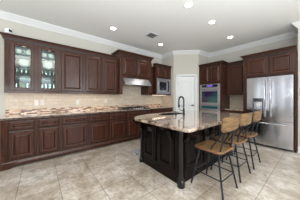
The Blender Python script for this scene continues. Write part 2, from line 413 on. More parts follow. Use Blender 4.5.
def add_door(root, x, y, z, w, h, name='door', m=None, fr=0.048):
    return door_mesh(w, h, fr=fr).xf(Matrix.Translation((x, y, z))).build(name, m or [M['wood'], M['glaze'], M['bead_highlight']], root)
def cab_crown(root, path, z0, z1, out=0.06):
    h = z1 - z0
    pr = [(-0.01, z0), (0.010, z0), (0.012, z0 + h * .18), (0.020, z0 + h * .25), (0.020, z0 + h * .40), (out * .55, z0 + h * .68), (out * .85, z0 + h * .80), (out * .85, z0 + h * .86), (out, z0 + h * .90), (out, z1), (-0.01, z1)]
    mb = MB().sweep(path, pr, 1); mb.bm.faces.ensure_lookup_table(); n = len(pr)
    for q in range((len(path) - 1) * n):
        if q % n in (1, 3, 6): mb.bm.faces[q].material_index = 1
    return mb.build('crown_moulding', [M['wood'], M['glaze']], root)

LW = R(90)
BZ, CT = 0.87, 0.912
# ---- base cabinets along the left wall
bounds = [-0.515, -0.05, 0.345, 0.905, 1.41, 1.91, 2.86, 3.40, 3.905]
desc = ['mahogany base cabinet at the far left end with fluted corner post and bracket foot',
        'narrow mahogany base cabinet, second from the left end under the long counter',
        'wide mahogany base cabinet, third from the left end under the long counter',
        'mahogany base cabinet, fourth from the left end under the long counter',
        'mahogany base cabinet directly left of the cooktop cabinet',
        'wide mahogany base cabinet under the gas cooktop',
        'mahogany base cabinet directly right of the cooktop cabinet',
        'last mahogany base cabinet beside the pantry wall, under the microwave end of the counter']
DEP = 0.60
for i, (a, b) in enumerate(zip(bounds, bounds[1:])):
    w = b - a
    r = empty('base_cabinet', (0.0, a, 0), LW, desc[i], 'cabinet', 'base cabinets along the left wall')
    r.location.x = 0.005
    MB().box(0.0005, w - 0.0005, -DEP, 0, 0.10, BZ).build('body', M['wood'], r)
    l = 0.085 if i == 0 else 0.033; rr = 0.033
    # toe board, moulded
    MB().sweep([(0.0005, -DEP), (w - 0.0005, -DEP)], [(0.001, 0.042), (0.022, 0.042), (0.022, 0.085), (0.012, 0.105), (0.001, 0.125)], 1).build('base_moulding', M['wood'], r)
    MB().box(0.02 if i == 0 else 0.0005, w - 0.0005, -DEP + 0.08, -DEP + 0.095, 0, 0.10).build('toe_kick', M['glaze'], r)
    nd = 2 if i == 5 else 1
    dwid = (w - l - rr - (nd - 1) * 0.03) / nd
    for k in range(nd):
        x = l + k * (dwid + 0.03)
        add_door(r, x, -DEP, 0.155, dwid, 0.50)
        add_door(r, x, -DEP, 0.685, dwid, 0.15, 'drawer', fr=0.032)
    if i == 0:
        cpst = MB().box(0.008, 0.07, -DEP - 0.02, -DEP + 0.002, 0.13, BZ - 0.005, 0.003)
        for q in range(3): cpst.tube([(0.022 + q * 0.017, -DEP - 0.021, 0.20), (0.022 + q * 0.017, -DEP - 0.021, 0.80)], 0.006, 6)
        cpst.build('corner_post', M['wood'], r)
        ft = [(-0.012, 0.0), (0.10, 0.0), (0.125, 0.012), (0.14, 0.03), (0.17, 0.045), (0.20, 0.075), (0.20, 0.10), (-0.012, 0.10)]
        MB().prism(ft, 'y', -DEP - 0.028, -DEP + 0.05).build('bracket_foot', M['wood'], r)
        side = MB().box(-0.02, 0.0, -DEP - 0.02, -0.0, 0.0, BZ); side.build('end_panel', M['wood'], r)
# countertop left
ct = MB().box(0.014, 0.645, -0.56, PY1 - 0.012, BZ + 0.001, CT, 0.006).build('countertop', M['granite_light'])
tag(ct, 'long brown and cream granite countertop along the left wall base cabinets', 'countertop')
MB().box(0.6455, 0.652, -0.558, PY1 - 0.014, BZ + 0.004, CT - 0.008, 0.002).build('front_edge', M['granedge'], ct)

# ---- upper cabinets along the left wall
UZ0, UZ1, UD = 1.40, 2.37, 0.33
ub = [-0.525, -0.06, 0.345, 0.87, 1.31, 1.79]
udesc = ['glass-door mahogany upper cabinet at the far left end, holding a coloured ornament and glassware',
         'glass-door mahogany upper cabinet, second from the left end, beside the first solid door',
         'widest solid-door mahogany upper cabinet, directly right of the glass-door cabinets',
         'solid-door mahogany upper cabinet, middle one of the three left of the range hood',
         'narrow solid-door mahogany upper cabinet touching the range hood cabinet on its left']
SH = [1.655, 1.905, 2.165]
def light_rail(r, w, d, z):
    MB().box(0.0005, w - 0.0005, -d - 0.012, -d + 0.012, z - 0.042, z - 0.0005, 0.003).build('light_rail', M['wood'], r)
for i, (a, b) in enumerate(zip(ub, ub[1:])):
    w = b - a
    r = empty('upper_cabinet', (0.012, a, 0), LW, udesc[i], 'cabinet', 'upper cabinets along the left wall')
    l = 0.092 if i == 0 else 0.03; rr = 0.03
    if i < 2:
        cb = MB()
        cb.box(0.0005, 0.018, -UD, 0, UZ0, UZ1); cb.box(w - 0.018, w - 0.0005, -UD, 0, UZ0, UZ1)
        cb.box(0.018, w - 0.018, -UD, 0, UZ1 - 0.02, UZ1); cb.box(0.018, w - 0.018, -UD, 0, UZ0, UZ0 + 0.02)
        cb.build('body', M['wood'], r)
        MB().box(0.018, w - 0.018, -0.012, 0, UZ0 + 0.02, UZ1 - 0.02).build('back_panel', M['inside'], r)
        MB().box(0.0005, l, -UD - 0.001, -UD + 0.018, UZ0, UZ1).box(w - rr, w - 0.0005, -UD - 0.001, -UD + 0.018, UZ0, UZ1).box(l, w - rr, -UD - 0.001, -UD + 0.018, UZ1 - 0.022, UZ1).box(l, w - rr, -UD - 0.001, -UD + 0.018, UZ0, UZ0 + 0.02).build('face_frame', M['wood'], r)
        for z in SH:
            MB().box(0.019, w - 0.019, -UD + 0.03, -0.013, z - 0.012, z).build('shelf', M['tumbler'], r)
        dwid = w - l - rr; dz0 = UZ0 + 0.012; dh_ = UZ1 - UZ0 - 0.030
        f = MB(); k = 0.050; t = 0.022
        rs = f.loops([(0, dwid, 0, dh_, 0), (0, dwid, 0, dh_, -t + .004), (.004, dwid - .004, .004, dh_ - .004, -t), (k, dwid - k, k, dh_ - k, -t), (k + .008, dwid - k - .008, k + .008, dh_ - k - .008, -t + .01), (k + .008, dwid - k - .008, k + .008, dh_ - k - .008, 0)])
        A, B = rs[-1], rs[0]
        for q in range(4): f.bm.faces.new((A[q], A[(q + 1) % 4], B[(q + 1) % 4], B[q]))
        dd = f.xf(Matrix.Translation((l, -UD - 0.002, dz0))).build('door', M['wood'], r)
        MB().box(l + k + 0.006, l + dwid - k - 0.006, -UD - 0.010, -UD - 0.006, dz0 + k + 0.006, dz0 + dh_ - k - 0.006).build('glass_pane', M['pane'], dd)
        MB().lathe([(0.001, 0), (0.03, 0), (0.03, 0.008), (0.001, 0.008)], (w / 2 + .03, -0.17, UZ1 - 0.029)).build('puck_light', M['ledwarm'], r)
        area('puck_lamp', (0.012 + 0.17, a + w / 2 + .03, UZ1 - 0.032), (0, 0, 0), 0.05, 0.05, 0.14, (0.95, 1.0, 1.0))
    else:
        MB().box(0.0005, w - 0.0005, -UD, 0, UZ0, UZ1).build('body', M['wood'], r)
        add_door(r, l, -UD, UZ0 + 0.012, w - l - rr, UZ1 - UZ0 - 0.045)
    light_rail(r, w, UD, UZ0)
    if i == 0:
        cpst = MB().box(0.006, 0.072, -UD - 0.014, -UD - 0.001, UZ0 + 0.05, UZ1 - 0.03, 0.003)
        for q in range(3): cpst.tube([(0.022 + q * 0.018, -UD - 0.015, UZ0 + 0.10), (0.022 + q * 0.018, -UD - 0.015, UZ1 - 0.08)], 0.0055, 6)
        cpst.build('corner_post', M['wood'], r)
        cab_crown(r, [(0, -0.001), (0, -UD), (w - 0.0005, -UD)], UZ1 + 0.0005, 2.475)
    else:
        cab_crown(r, [(0.0005, -UD), (w - (0.0005 if i < 4 else 0.06), -UD)], UZ1 + 0.0005, 2.475)
    MB().box(0.001, w - 0.001, -UD + 0.001, -0.001, UZ1 + 0.0002, UZ1 + 0.02).build('top_board', M['wood'], r)

# ---- range hood cabinet
hc = empty('range_hood_cabinet', (0.012, 1.792, 0), LW, 'tall two-door mahogany cabinet above the steel range hood with side pilasters', 'cabinet')
HW, HD = 1.185, 0.44
MB().box(0, HW, -HD, 0, 1.89, 2.52).build('body', M['wood'], hc)
for x0, x1 in ((0, 0.095), (HW - 0.125, HW)):
    MB().box(x0, x1, -HD, 0, 1.36, 1.8895, 0.002).build('side_pilaster', M['wood'], hc)
    q = MB()
    for t in range(2): q.tube([(x0 + 0.03 + t * (x1 - x0 - 0.06), -HD - 0.003, 1.42), (x0 + 0.03 + t * (x1 - x0 - 0.06), -HD - 0.003, 2.48)], 0.008, 6)
    q.build('reeding', M['wood'], hc)
dwid = (HW - 0.10 - 0.125 - 0.03) / 2
for k in range(2): add_door(hc, 0.10 + k * (dwid + 0.03), -HD, 1.945, dwid, 0.53)
MB().prism([(0.095, 1.889)] + [(0.095 + (HW - 0.22) * t / 12, 1.889 - 0.028 * (1 - math.sin(PI * t / 12))) for t in range(13)] + [(HW - 0.125, 1.889)], 'y', -HD + 0.001, -HD + 0.02).build('valance', M['wood'], hc)
cab_crown(hc, [(0, -0.001), (0, -HD), (HW, -HD), (HW, -0.001)], 2.5205, 2.63, 0.075)
MB().box(0.001, HW - 0.001, -HD + 0.001, -0.001, 2.5202, 2.54).build('top_board', M['wood'], hc)
# hood
rh = empty('range_hood', (0.012, 1.792 + 0.097, 0), LW, 'stainless steel under-cabinet range hood above the gas cooktop', 'range hood')
hw = HW - 0.22 - 0.004
MB().prism([(0, 1.655), (-0.60, 1.655), (-0.60, 1.668), (-HD + 0.0, 1.859), (0, 1.859)], 'x', 0.0, hw).build('canopy', M['satin'], rh)
MB().box(0, hw, -0.605, -0.59, 1.647, 1.668, 0.002).build('front_lip', M['satin'], rh)
MB().box(0.03, hw - 0.03, -0.56, -0.05, 1.648, 1.6595).build('filter', M['steeld'], rh)
for x in (0.2, hw - 0.2): MB().box(x - 0.04, x + 0.04, -0.58, -0.53, 1.643, 1.6475).build('hood_lamp', M['plastic'], rh)
# ---- narrow cabinet and microwave cabinet
nc = empty('upper_cabinet', (0.012, 2.98, 0), LW, 'very narrow mahogany upper cabinet filling the gap between hood cabinet and microwave cabinet', 'cabinet')
MB().box(0, 0.166, -UD, 0, 1.36, UZ1).build('body', M['wood'], nc)
add_door(nc, 0.02, -UD, UZ0, 0.126, UZ1 - UZ0 - 0.035, fr=0.03)
cab_crown(nc, [(0.08, -UD), (0.10, -UD)], UZ1 + 0.0005, 2.46, 0.04)
mc = empty('microwave_cabinet', (0.012, 3.148, 0), LW, 'deep two-door mahogany upper cabinet above and around the built-in microwave', 'cabinet')
MW_, MD = 0.765, 0.49
q = MB().box(0, MW_, -MD, 0, 1.955, 2.36).box(0, 0.035, -MD, 0, 1.36, 1.955).box(MW_ - 0.03, MW_, -MD, 0, 1.36, 1.955).box(0.035, MW_ - 0.03, -MD, 0, 1.36, 1.395)
q.build('body', M['wood'], mc)
for k in range(2): add_door(mc, 0.04 + k * 0.35, -MD, 1.985, 0.335, 0.355)
cab_crown(mc, [(0, -UD - 0.045), (0, -MD), (MW_, -MD)], 2.3605, 2.46, 0.055)
MB().box(0.001, MW_ - 0.001, -MD + 0.001, -0.001, 2.3602, 2.38).build('top_board', M['wood'], mc)
mw = empty('microwave_oven', (0.012, 3.148 + 0.037, 0), LW, 'built-in stainless microwave with dark window beside the pantry door', 'microwave')
ww = MW_ - 0.07
MB().box(0, ww, -MD + 0.01, -0.02, 1.3965, 1.9535).build('housing', M['steeld'], mw)
fr_ = MB(); rs = fr_.loops([(0, ww, 1.397, 1.953, -MD + 0.01), (0, ww, 1.397, 1.953, -MD - 0.018), (0.05, ww - 0.05, 1.46, 1.90, -MD - 0.022), (0.06, ww - 0.06, 1.47, 1.89, -MD - 0.005)]); fr_.bm.faces.new(rs[0][::-1]); fr_.bm.faces.new(rs[-1])
fr_.build('trim_frame', M['satin'], mw)
MB().box(0.07, ww - 0.20, -MD - 0.025, -MD - 0.004, 1.485, 1.875, 0.004).build('door', M['satin'], mw)
MB().box(0.11, ww - 0.228, -MD - 0.028, -MD - 0.0255, 1.53, 1.83).build('window', M['blackglass'], mw)
MB().box(ww - 0.19, ww - 0.07, -MD - 0.024, -MD - 0.004, 1.485, 1.875, 0.004).build('control_panel', M['blackglass'], mw)
MB().tube([(ww - 0.215, -MD - 0.05, 1.53), (ww - 0.215, -MD - 0.05, 1.83)], 0.008, 8).build('handle', M['steel'], mw)

# ---- right wall (back wall): oven tower, small cabinet with counter, refrigerator enclosure
TF = WY - 0.655
ot = empty('oven_tower_cabinet', (PX2 + 0.006, WY - 0.006, 0), 0, 'tall mahogany tower cabinet holding the double wall oven beside the pantry', 'cabinet')
tw, td = 0.80, 0.655
q = MB().box(0, tw, -td, 0, 1.74, 2.37).box(0, 0.045, -td, 0, 0.0, 1.74).box(tw - 0.045, tw, -td, 0, 0.0, 1.74).box(0.045, tw - 0.045, -td, 0, 0.0, 0.26)
q.build('body', M['wood'], ot)
for k in range(2): add_door(ot, 0.03 + k * 0.375, -td, 1.775, 0.365, 0.565)
add_door(ot, 0.03, -td, 0.11, tw - 0.06, 0.14, 'drawer', fr=0.03)
cab_crown(ot, [(0.001, -td), (tw, -td), (tw, -0.001)], 2.3705, 2.465, 0.06)
MB().box(0.001, tw - 0.001, -td + 0.001, -0.001, 2.3702, 2.39).build('top_board', M['wood'], ot)
ov = empty('double_wall_oven', (PX2 + 0.006 + 0.047, WY - 0.006, 0), 0, 'stainless double wall oven with dark windows built into the mahogany tower', 'oven')
ow = tw - 0.094
MB().box(0, ow, -td + 0.02, -0.03, 0.2615, 1.7385).build('housing', M['steeld'], ov)
def oven_front(z0, z1, zc):
    f = MB().box(0.001, ow - 0.001, -td - 0.022, -td + 0.019, zc + 0.004, z1 - 0.002, 0.004).build('control_panel', M['satin'], ov)
    MB().box(0.07, ow - 0.07, -td - 0.0255, -td - 0.0225, zc + 0.028, z1 - 0.026).build('display', M['blackglass'] if z1 > 1.5 else M['screen'], f)
    if z1 > 1.5: MB().box(0.26, 0.46, -td - 0.0265, -td - 0.0258, zc + 0.045, z1 - 0.040).build('clock_display', M['disp'], f)
    d = MB().box(0.001, ow - 0.001, -td - 0.030, -td + 0.019, z0, zc, 0.005).build('oven_door', M['satin'], ov)
    MB().box(0.075, ow - 0.075, -td - 0.033, -td - 0.0305, z0 + 0.09, zc - 0.115).build('window', M['oven_reflection'], d)
    h = MB().tube([(0.05, -td - 0.078, zc - 0.055), (ow - 0.05, -td - 0.078, zc - 0.055)], 0.012, 10)
    for x in (0.08, ow - 0.08): h.tube([(x, -td - 0.028, zc - 0.055), (x, -td - 0.078, zc - 0.055)], 0.008, 8)
    h.build('handle', M['steel'], d, smooth=True)
oven_front(1.005, 1.735, 1.60)
oven_front(0.265, 0.995, 0.865)
# small cabinet + base + counter
sx0, sx1 = PX2 + 0.006 + tw + 0.002, 2.700
sw = sx1 - sx0
sc = empty('upper_cabinet', (sx0, WY - 0.006, 0), 0, 'single-door mahogany upper cabinet between the oven tower and the refrigerator', 'cabinet')
MB().box(0, sw, -0.33, 0, 1.36, 2.34).build('body', M['wood'], sc)
add_door(sc, 0.04, -0.33, 1.385, sw - 0.075, 0.93)
cab_crown(sc, [(0.066, -0.33), (sw - 0.066, -0.33)], 2.3405, 2.43, 0.05)
sb = empty('base_cabinet', (sx0, WY - 0.006, 0), 0, 'mahogany base cabinet between the oven tower and the refrigerator', 'cabinet')
MB().box(0, sw, -0.60, 0, 0.10, BZ).build('body', M['wood'], sb)
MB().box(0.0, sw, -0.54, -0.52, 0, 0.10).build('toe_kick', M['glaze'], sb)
add_door(sb, 0.03, -0.60, 0.13, sw - 0.06, 0.53); add_door(sb, 0.03, -0.60, 0.69, sw - 0.06, 0.15, 'drawer', fr=0.032)
tag(MB().box(sx0 + 0.001, sx1 - 0.001, WY - 0.64, WY - 0.012, BZ + 0.001, CT, 0.006).build('countertop', M['granite']), 'short granite countertop between the oven tower and the refrigerator', 'countertop')
# refrigerator enclosure
fx0 = sx1 + 0.002; fw = RX - 0.012 - fx0; fd = 0.665
fe = empty('refrigerator_cabinet', (fx0, WY - 0.006, 0), 0, 'two-door mahogany cabinet and side panels surrounding the steel refrigerator', 'cabinet')
MB().box(0, fw, -fd, 0, 1.82, 2.36).build('body', M['wood'], fe)
for x0, x1 in ((0, 0.105), (fw - 0.035, fw)): MB().box(x0, x1, -fd - 0.02, 0, 0, 1.8195).build('side_panel', M['wood'], fe)
dwid = (fw - 0.095 - 0.045 - 0.03) / 2
for k in range(2): add_door(fe, 0.095 + k * (dwid + 0.03), -fd, 1.855, dwid, 0.485)
cab_crown(fe, [(0, -0.34), (0, -fd), (fw - 0.0, -fd)], 2.3605, 2.465, 0.07)
MB().box(0.001, fw - 0.001, -fd + 0.001, -0.001, 2.3602, 2.38).build('top_board', M['wood'], fe)
# refrigerator
rx0 = fx0 + 0.115; rw = 3.712 - rx0
rf = empty('refrigerator', (rx0, WY - 0.006, 0), 0, 'stainless steel french-door refrigerator with water dispenser and bottom freezer drawer', 'refrigerator')
FD = 0.80
MB().box(0.004, rw - 0.004, -0.70, -0.03, 0.03, 1.785, 0.004).build('body', M['steeld'], rf)
MB().box(0.02, rw - 0.02, -0.72, -0.70, 0.015, 0.06).build('base_grille', M['blackglass'], rf)
def curved_door(x0, x1, z0, z1, bulge=0.018):
    n = 12; xc = rw / 2
    def yy(x): return -FD + bulge * ((x - xc) / (rw / 2)) ** 2
    poly = [(x0, -0.705), (x1, -0.705)] + [(x1 + (x0 - x1) * k / n, yy(x1 + (x0 - x1) * k / n)) for k in range(n + 1)]
    return MB().prism(poly, 'z', z0, z1)
zs = 0.69
ld = curved_door(0.002, rw / 2 - 0.003, zs + 0.004, 1.79).build('door', M['fridge'], rf, smooth=True)
rd = curved_door(rw / 2 + 0.003, rw - 0.002, zs + 0.004, 1.79).build('door', M['fridge'], rf, smooth=True)
fz = curved_door(0.002, rw - 0.002, 0.065, zs - 0.004).build('freezer_drawer', M['fridge'], rf, smooth=True)
for x, d in ((rw / 2 - 0.055, ld), (rw / 2 + 0.055, rd)):
    h = MB().tube([(x, -FD - 0.005, zs + 0.10), (x, -FD - 0.045, zs + 0.14), (x, -FD - 0.055, 1.25), (x, -FD - 0.045, 1.68), (x, -FD - 0.005, 1.72)], 0.013, 10)
    h.build('handle', M['steel'], d, smooth=True)
MB().tube([(0.09, -FD + 0.01, zs - 0.07), (0.12, -FD - 0.045, zs - 0.07), (rw / 2, -FD - 0.055, zs - 0.07), (rw - 0.12, -FD - 0.045, zs - 0.07), (rw - 0.09, -FD + 0.01, zs - 0.07)], 0.013, 10).build('handle', M['steel'], fz, smooth=True)
dp = MB(); y0 = -FD + 0.012
rs = dp.loops([(0.14, 0.36, 0.86, 1.25, y0 + 0.01), (0.14, 0.36, 0.86, 1.25, y0 - 0.016), (0.15, 0.35, 0.87, 1.24, y0 - 0.018), (0.16, 0.34, 0.88, 1.16, y0 - 0.016), (0.17, 0.33, 0.90, 1.14, y0 - 0.002)])
dp.bm.faces.new(rs[0][::-1]); dp.bm.faces.new(rs[-1])
dpo = dp.build('water_dispenser', M['steeld'], rf)
MB().box(0.16, 0.34, y0 - 0.021, y0 - 0.0155, 1.17, 1.235).build('display', M['blackglass'], dpo)
MB().box(0.22, 0.28, y0 - 0.016, y0 - 0.004, 1.04, 1.12, 0.003).build('spout', M['plastic'], dpo)
MB().box(0.165, 0.335, y0 - 0.022, y0 - 0.003, 0.885, 0.90).build('drip_tray', M['steel'], dpo)

# ------------------------------------------------------------------ cooktop
ck = empty('gas_cooktop', (0.33, 2.37, CT + 0.0008), LW, 'black gas cooktop with iron grates set in the counter under the range hood', 'cooktop')
MB().box(-0.46, 0.46, -0.26, 0.26, 0, 0.014, 0.004).build('glass_top', M['blackglass'], ck)
for gx in (-0.30, 0.0, 0.30):
    g = MB()
    for x in (-0.13, 0.13): g.box(gx + x - 0.006, gx + x + 0.006, -0.22, 0.24, 0.035, 0.048)
    for y in (-0.22, 0.01, 0.228): g.box(gx - 0.13, gx + 0.13, y, y + 0.012, 0.035, 0.048)
    for x in (-0.13, 0.13):
        for y in (-0.214, 0.234): g.box(gx + x - 0.006, gx + x + 0.006, y - 0.006, y + 0.006, 0.014, 0.036)
    g.box(gx - 0.005, gx + 0.005, -0.22, 0.24, 0.036, 0.047)
    g.build('grate', M['iron'], ck)
for gx, gy in ((-0.30, -0.11), (-0.30, 0.13), (0, 0.02), (0.30, -0.11), (0.30, 0.13)):
    MB().lathe([(0.001, 0.014), (0.045, 0.014), (0.042, 0.026), (0.03, 0.032), (0.001, 0.032)], (gx, gy, 0)).build('burner', M['iron'], ck, smooth=True)
for k in range(5):
    MB().lathe([(0.001, 0.014), (0.019, 0.014), (0.016, 0.036), (0.001, 0.038)], (-0.16 + k * 0.08, -0.243, 0), 14).build('knob', M['steel'], ck, smooth=True)

# ------------------------------------------------------------------ glassware and crockery behind the glass doors
def cup(name, label, group, loc, prof, m, handle=None, cat=None, seg=18):
    if handle:
        r = empty(name, loc, 0, label, cat, group)
        MB().lathe(prof, seg=seg).build('bowl', m, r, smooth=True)
        MB().tube(handle, 0.004, 6).build('handle', m, r, smooth=True)
        return r
    return tag(MB().lathe(prof, seg=seg).build(name, m, None, True, loc), label, cat, group)
def goblet(h, r): return [(0.001, 0), (r * .85, 0), (r * .8, 0.004), (0.005, 0.010), (0.004, h * .42), (r * .6, h * .50), (r, h * .68), (r * .88, h), (r * .84, h), (r * .95, h * .68), (r * .5, h * .53), (0.001, h * .5)]
def tumbler(h, r): return [(0.001, 0), (r * .8, 0), (r, h), (r * .93, h), (r * .74, 0.008), (0.001, 0.008)]
cupP = [(0.001, 0), (0.028, 0), (0.03, 0.008), (0.05, 0.03), (0.056, 0.075), (0.052, 0.075), (0.045, 0.03), (0.001, 0.012)]
potP = [(0.001, 0), (0.035, 0), (0.055, 0.025), (0.06, 0.05), (0.045, 0.08), (0.03, 0.088), (0.028, 0.095), (0.01, 0.10), (0.011, 0.108), (0.006, 0.118), (0.001, 0.12)]
bowlP = [(0.001, 0), (0.04, 0), (0.045, 0.01), (0.09, 0.05), (0.105, 0.085), (0.10, 0.085), (0.085, 0.052), (0.001, 0.018)]
cupH = [(0.05, 0, 0.06), (0.08, 0, 0.06), (0.082, 0, 0.03), (0.047, 0, 0.022)]
def turned(pts, a): return [(p[0] * math.cos(a), p[0] * math.sin(a), p[2]) for p in pts]
FL = UZ0 + 0.0205
e = 0.0008
# first cabinet
cup('cup', 'white cup left of the teapot on the top shelf of the far left glass-door cabinet', 'white china in the glass-door cabinets', (0.23, -0.335, SH[2] + e), cupP, M['ceramic'], turned(cupH, -PI / 2), 'cup')
tp = cup('teapot', 'white teapot on the top shelf of the far left glass-door cabinet', None, (0.23, -0.175, SH[2] + e), potP, M['ceramic'], turned([(0.05, 0, 0.075), (0.085, 0, 0.07), (0.085, 0, 0.035), (0.055, 0, 0.025)], PI / 2), 'teapot')
MB().tube(turned([(-0.05, 0, 0.035), (-0.075, 0, 0.055), (-0.085, 0, 0.085)], PI / 2), 0.012, 8, 0.006).build('spout', M['ceramic'], tp, smooth=True)
for k, s in enumerate((1.0, 0.92)):
    o = cup('bowl', ['large white serving bowl under another in the far left glass-door cabinet', 'white serving bowl stacked in a larger one in the far left glass-door cabinet'][k], 'white bowls stacked in the far left cabinet', (0.20, -0.25, SH[1] + e + k * 0.05), bowlP, M['ceramic'], cat='bowl')
    o.scale = (s * 1.05, s * 1.25 * 0.85, s * 1.1)
for k, (y, x) in enumerate(((-0.36, 0.25), (-0.29, 0.22), (-0.22, 0.25), (-0.15, 0.21))):
    cup('wine_glass', ['first wine glass from the left on the third shelf down of the far left cabinet', 'second wine glass from the left on the third shelf down of the far left cabinet', 'third wine glass from the left on the third shelf down of the far left cabinet', 'rightmost wine glass on the third shelf down of the far left cabinet'][k], 'wine glasses in the far left cabinet', (x, y, SH[0] + e), goblet(0.19, 0.032), M['tumbler'], cat='wine glass')
for k, (y, x) in enumerate(((-0.37, 0.24), (-0.20, 0.26), (-0.13, 0.22))):
    cup('drinking_glass', ['tumbler left of the coloured ornament on the floor of the far left cabinet', 'tumbler just right of the coloured ornament on the floor of the far left cabinet', 'rightmost tumbler on the floor of the far left cabinet'][k], 'tumblers in the far left cabinet', (x, y, FL + e), tumbler(0.14, 0.033), M['tumbler'], cat='glass')
orn = empty('ornament', (0.26, -0.28, FL + e), 0, 'small green and pink ornament on the floor of the far left glass-door cabinet', 'ornament')
MB().lathe([(0.001, 0), (0.03, 0), (0.04, 0.03), (0.034, 0.065), (0.001, 0.068)]).build('base', M['rust'], orn, smooth=True)
MB().lathe([(0.001, 0.07), (0.03, 0.078), (0.038, 0.10), (0.02, 0.135), (0.001, 0.145)]).build('top', M['green'], orn, smooth=True)
# second cabinet
for k, y in enumerate((0.075, 0.20)):
    cup('cup', ['left white cup on the top shelf of the second glass-door cabinet', 'right white cup on the top shelf of the second glass-door cabinet'][k], 'white china in the glass-door cabinets', (0.23, y, SH[2] + e), cupP, M['ceramic'], turned(cupH, -PI / 2 if k == 0 else PI / 2), 'cup')
for k in range(3):
    o = cup('bowl', ['bottom white bowl of the stack of three in the second glass-door cabinet', 'middle white bowl of the stack of three in the second glass-door cabinet', 'top white bowl of the stack of three in the second glass-door cabinet'][k], 'white bowls stacked in the second glass-door cabinet', (0.20, 0.14, SH[1] + e + k * 0.036), bowlP, M['ceramic'], cat='bowl')
for row, zz, nm in ((0, SH[0], 'third shelf down'), (1, FL, 'floor')):
    for k, (y, x) in enumerate(((0.035, 0.24), (0.105, 0.21), (0.18, 0.25), (0.25, 0.21))):
        cup('wine_glass' if row == 0 else 'drinking_glass', '%s %s on the %s of the second glass-door cabinet' % (('leftmost', 'second', 'third', 'rightmost')[k], 'stemmed glass' if row == 0 else 'tumbler', nm),
            'glasses on the %s of the second cabinet' % nm, (x, y, zz + e), goblet(0.19, 0.031) if row == 0 else tumbler(0.15, 0.032), M['tumbler'], cat='glass')

# security camera on top of the cabinets
sc_ = empty('security_camera', (0.30, -0.475, 2.476), R(140), 'small white security camera standing on top of the far left upper cabinet', 'camera')
MB().lathe([(0.001, 0), (0.028, 0), (0.028, 0.008), (0.008, 0.014), (0.008, 0.03), (0.001, 0.03)]).build('foot', M['plastic'], sc_, smooth=True)
MB().box(-0.028, 0.028, -0.028, 0.028, 0.028, 0.098, 0.008).build('housing', M['camwhite'], sc_)
MB().box(-0.021, 0.021, -0.034, -0.0285, 0.045, 0.085, 0.002).build('lens_face', M['blackglass'], sc_)
sc_.scale = (1.35, 1.35, 1.2)

# outlets
def plate(loc, rz, label, m, group=None, grp='outlet'):
    r = empty('wall_outlet', loc, rz, label, 'outlet', group)
    MB().box(-0.036, 0.036, -0.006, 0, -0.058, 0.058, 0.002).build('cover_plate', m, r)
    for z in (-0.022, 0.022): MB().box(-0.015, 0.015, -0.009, -0.0062, z - 0.014, z + 0.014, 0.001).build('socket', m, r)
    return r
g = 'outlets on the tiled backsplash'
plate((0.0108, -0.065, 1.145), LW, 'white outlet plate, left of the close pair below the second glass-door cabinet', M['plastic'], g)
plate((0.0108, 0.045, 1.145), LW, 'white outlet plate, right of the close pair below the second glass-door cabinet', M['plastic'], g)
plate((0.0108, 0.78, 1.14), LW, 'single white outlet plate on the backsplash midway along the left counter', M['plastic'], g)
plate((0.0108, 1.55, 1.16), LW, 'single white outlet plate on the backsplash just left of the cooktop', M['plastic'], g)

# under-cabinet lights (slim fixtures with their own light)
for k, (a, b, x) in enumerate(((-0.45, 0.33, 0.2), (0.42, 1.7, 0.2), (3.2, 3.88, 0.25))):
    zf = 1.36 if k == 2 else 1.3995
    o = MB().box(x - 0.015, x + 0.015, a, b, zf - 0.014, zf - 0.0005).build('under_cabinet_light', M['ledwarm'])
    tag(o, ['slim strip light under the glass-door cabinets', 'slim strip light under the solid-door cabinets left of the hood', 'slim strip light under the microwave cabinet'][k], 'light')
    area('strip_light', (x, (a + b) / 2, zf - 0.02), (0, 0, 0), 0.03, b - a, 0.8 * (b - a), (1.0, 0.84, 0.70))

# ------------------------------------------------------------------ island
BX0, BX1, BY0, BY1 = 1.86, 2.81, 1.565, 3.30
isl = empty('kitchen_island', (BX0, BY0, 0), 0, 'black panelled kitchen island with corbels standing in the middle of the tiled floor', 'kitchen island')
w, d = BX1 - BX0, BY1 - BY0
ib = MB().box(0, w, 0, d, 0.05, BZ).build('body', M['black'], isl)
def mk(name, mb, rot=0, off=(0, 0, 0), m=None, par=None, smooth=False):
    mb.xf(Matrix.Translation(off) @ Matrix.Rotation(rot, 4, 'Z')); return mb.build(name, m or [M['black'], M['black'], M['blackgloss']], par or isl, smooth)
# front panels (facing the camera, -y)
pw = (w - 0.10 - 0.08 - 0.05) / 2
for k in range(2): mk('panel', door_mesh(pw, 0.66, fr=0.06), 0, (0.08 + k * (pw + 0.05), -0.0005, 0.17))
# right side panels (facing +x)
for k in range(3):
    pw2 = (d - 0.16 - 0.12) / 3
    mk('panel', door_mesh(pw2, 0.66, fr=0.06), LW, (w + 0.0005, 0.10 + k * (pw2 + 0.05), 0.17))
# left side doors
for k in range(3):
    mk('door', door_mesh(pw2, 0.66, fr=0.06), -LW, (-0.0005, 0.10 + pw2 + k * (pw2 + 0.05), 0.17))
# base moulding
bm_ = MB().sweep([(0, d), (0, 0), (w, 0), (w, d)], [(0.001, 0.0), (0.035, 0.0), (0.035, 0.075), (0.028, 0.09), (0.022, 0.092), (0.022, 0.115), (0.010, 0.13), (0.001, 0.135)], -1)
bm_.build('base_moulding', M['black'], isl)
MB().sweep([(0, d), (0, 0), (w, 0), (w, d)], [(0.001, BZ - 0.035), (0.012, BZ - 0.035), (0.02, BZ - 0.001), (0.001, BZ - 0.001)], -1).build('top_moulding', M['black'], isl)
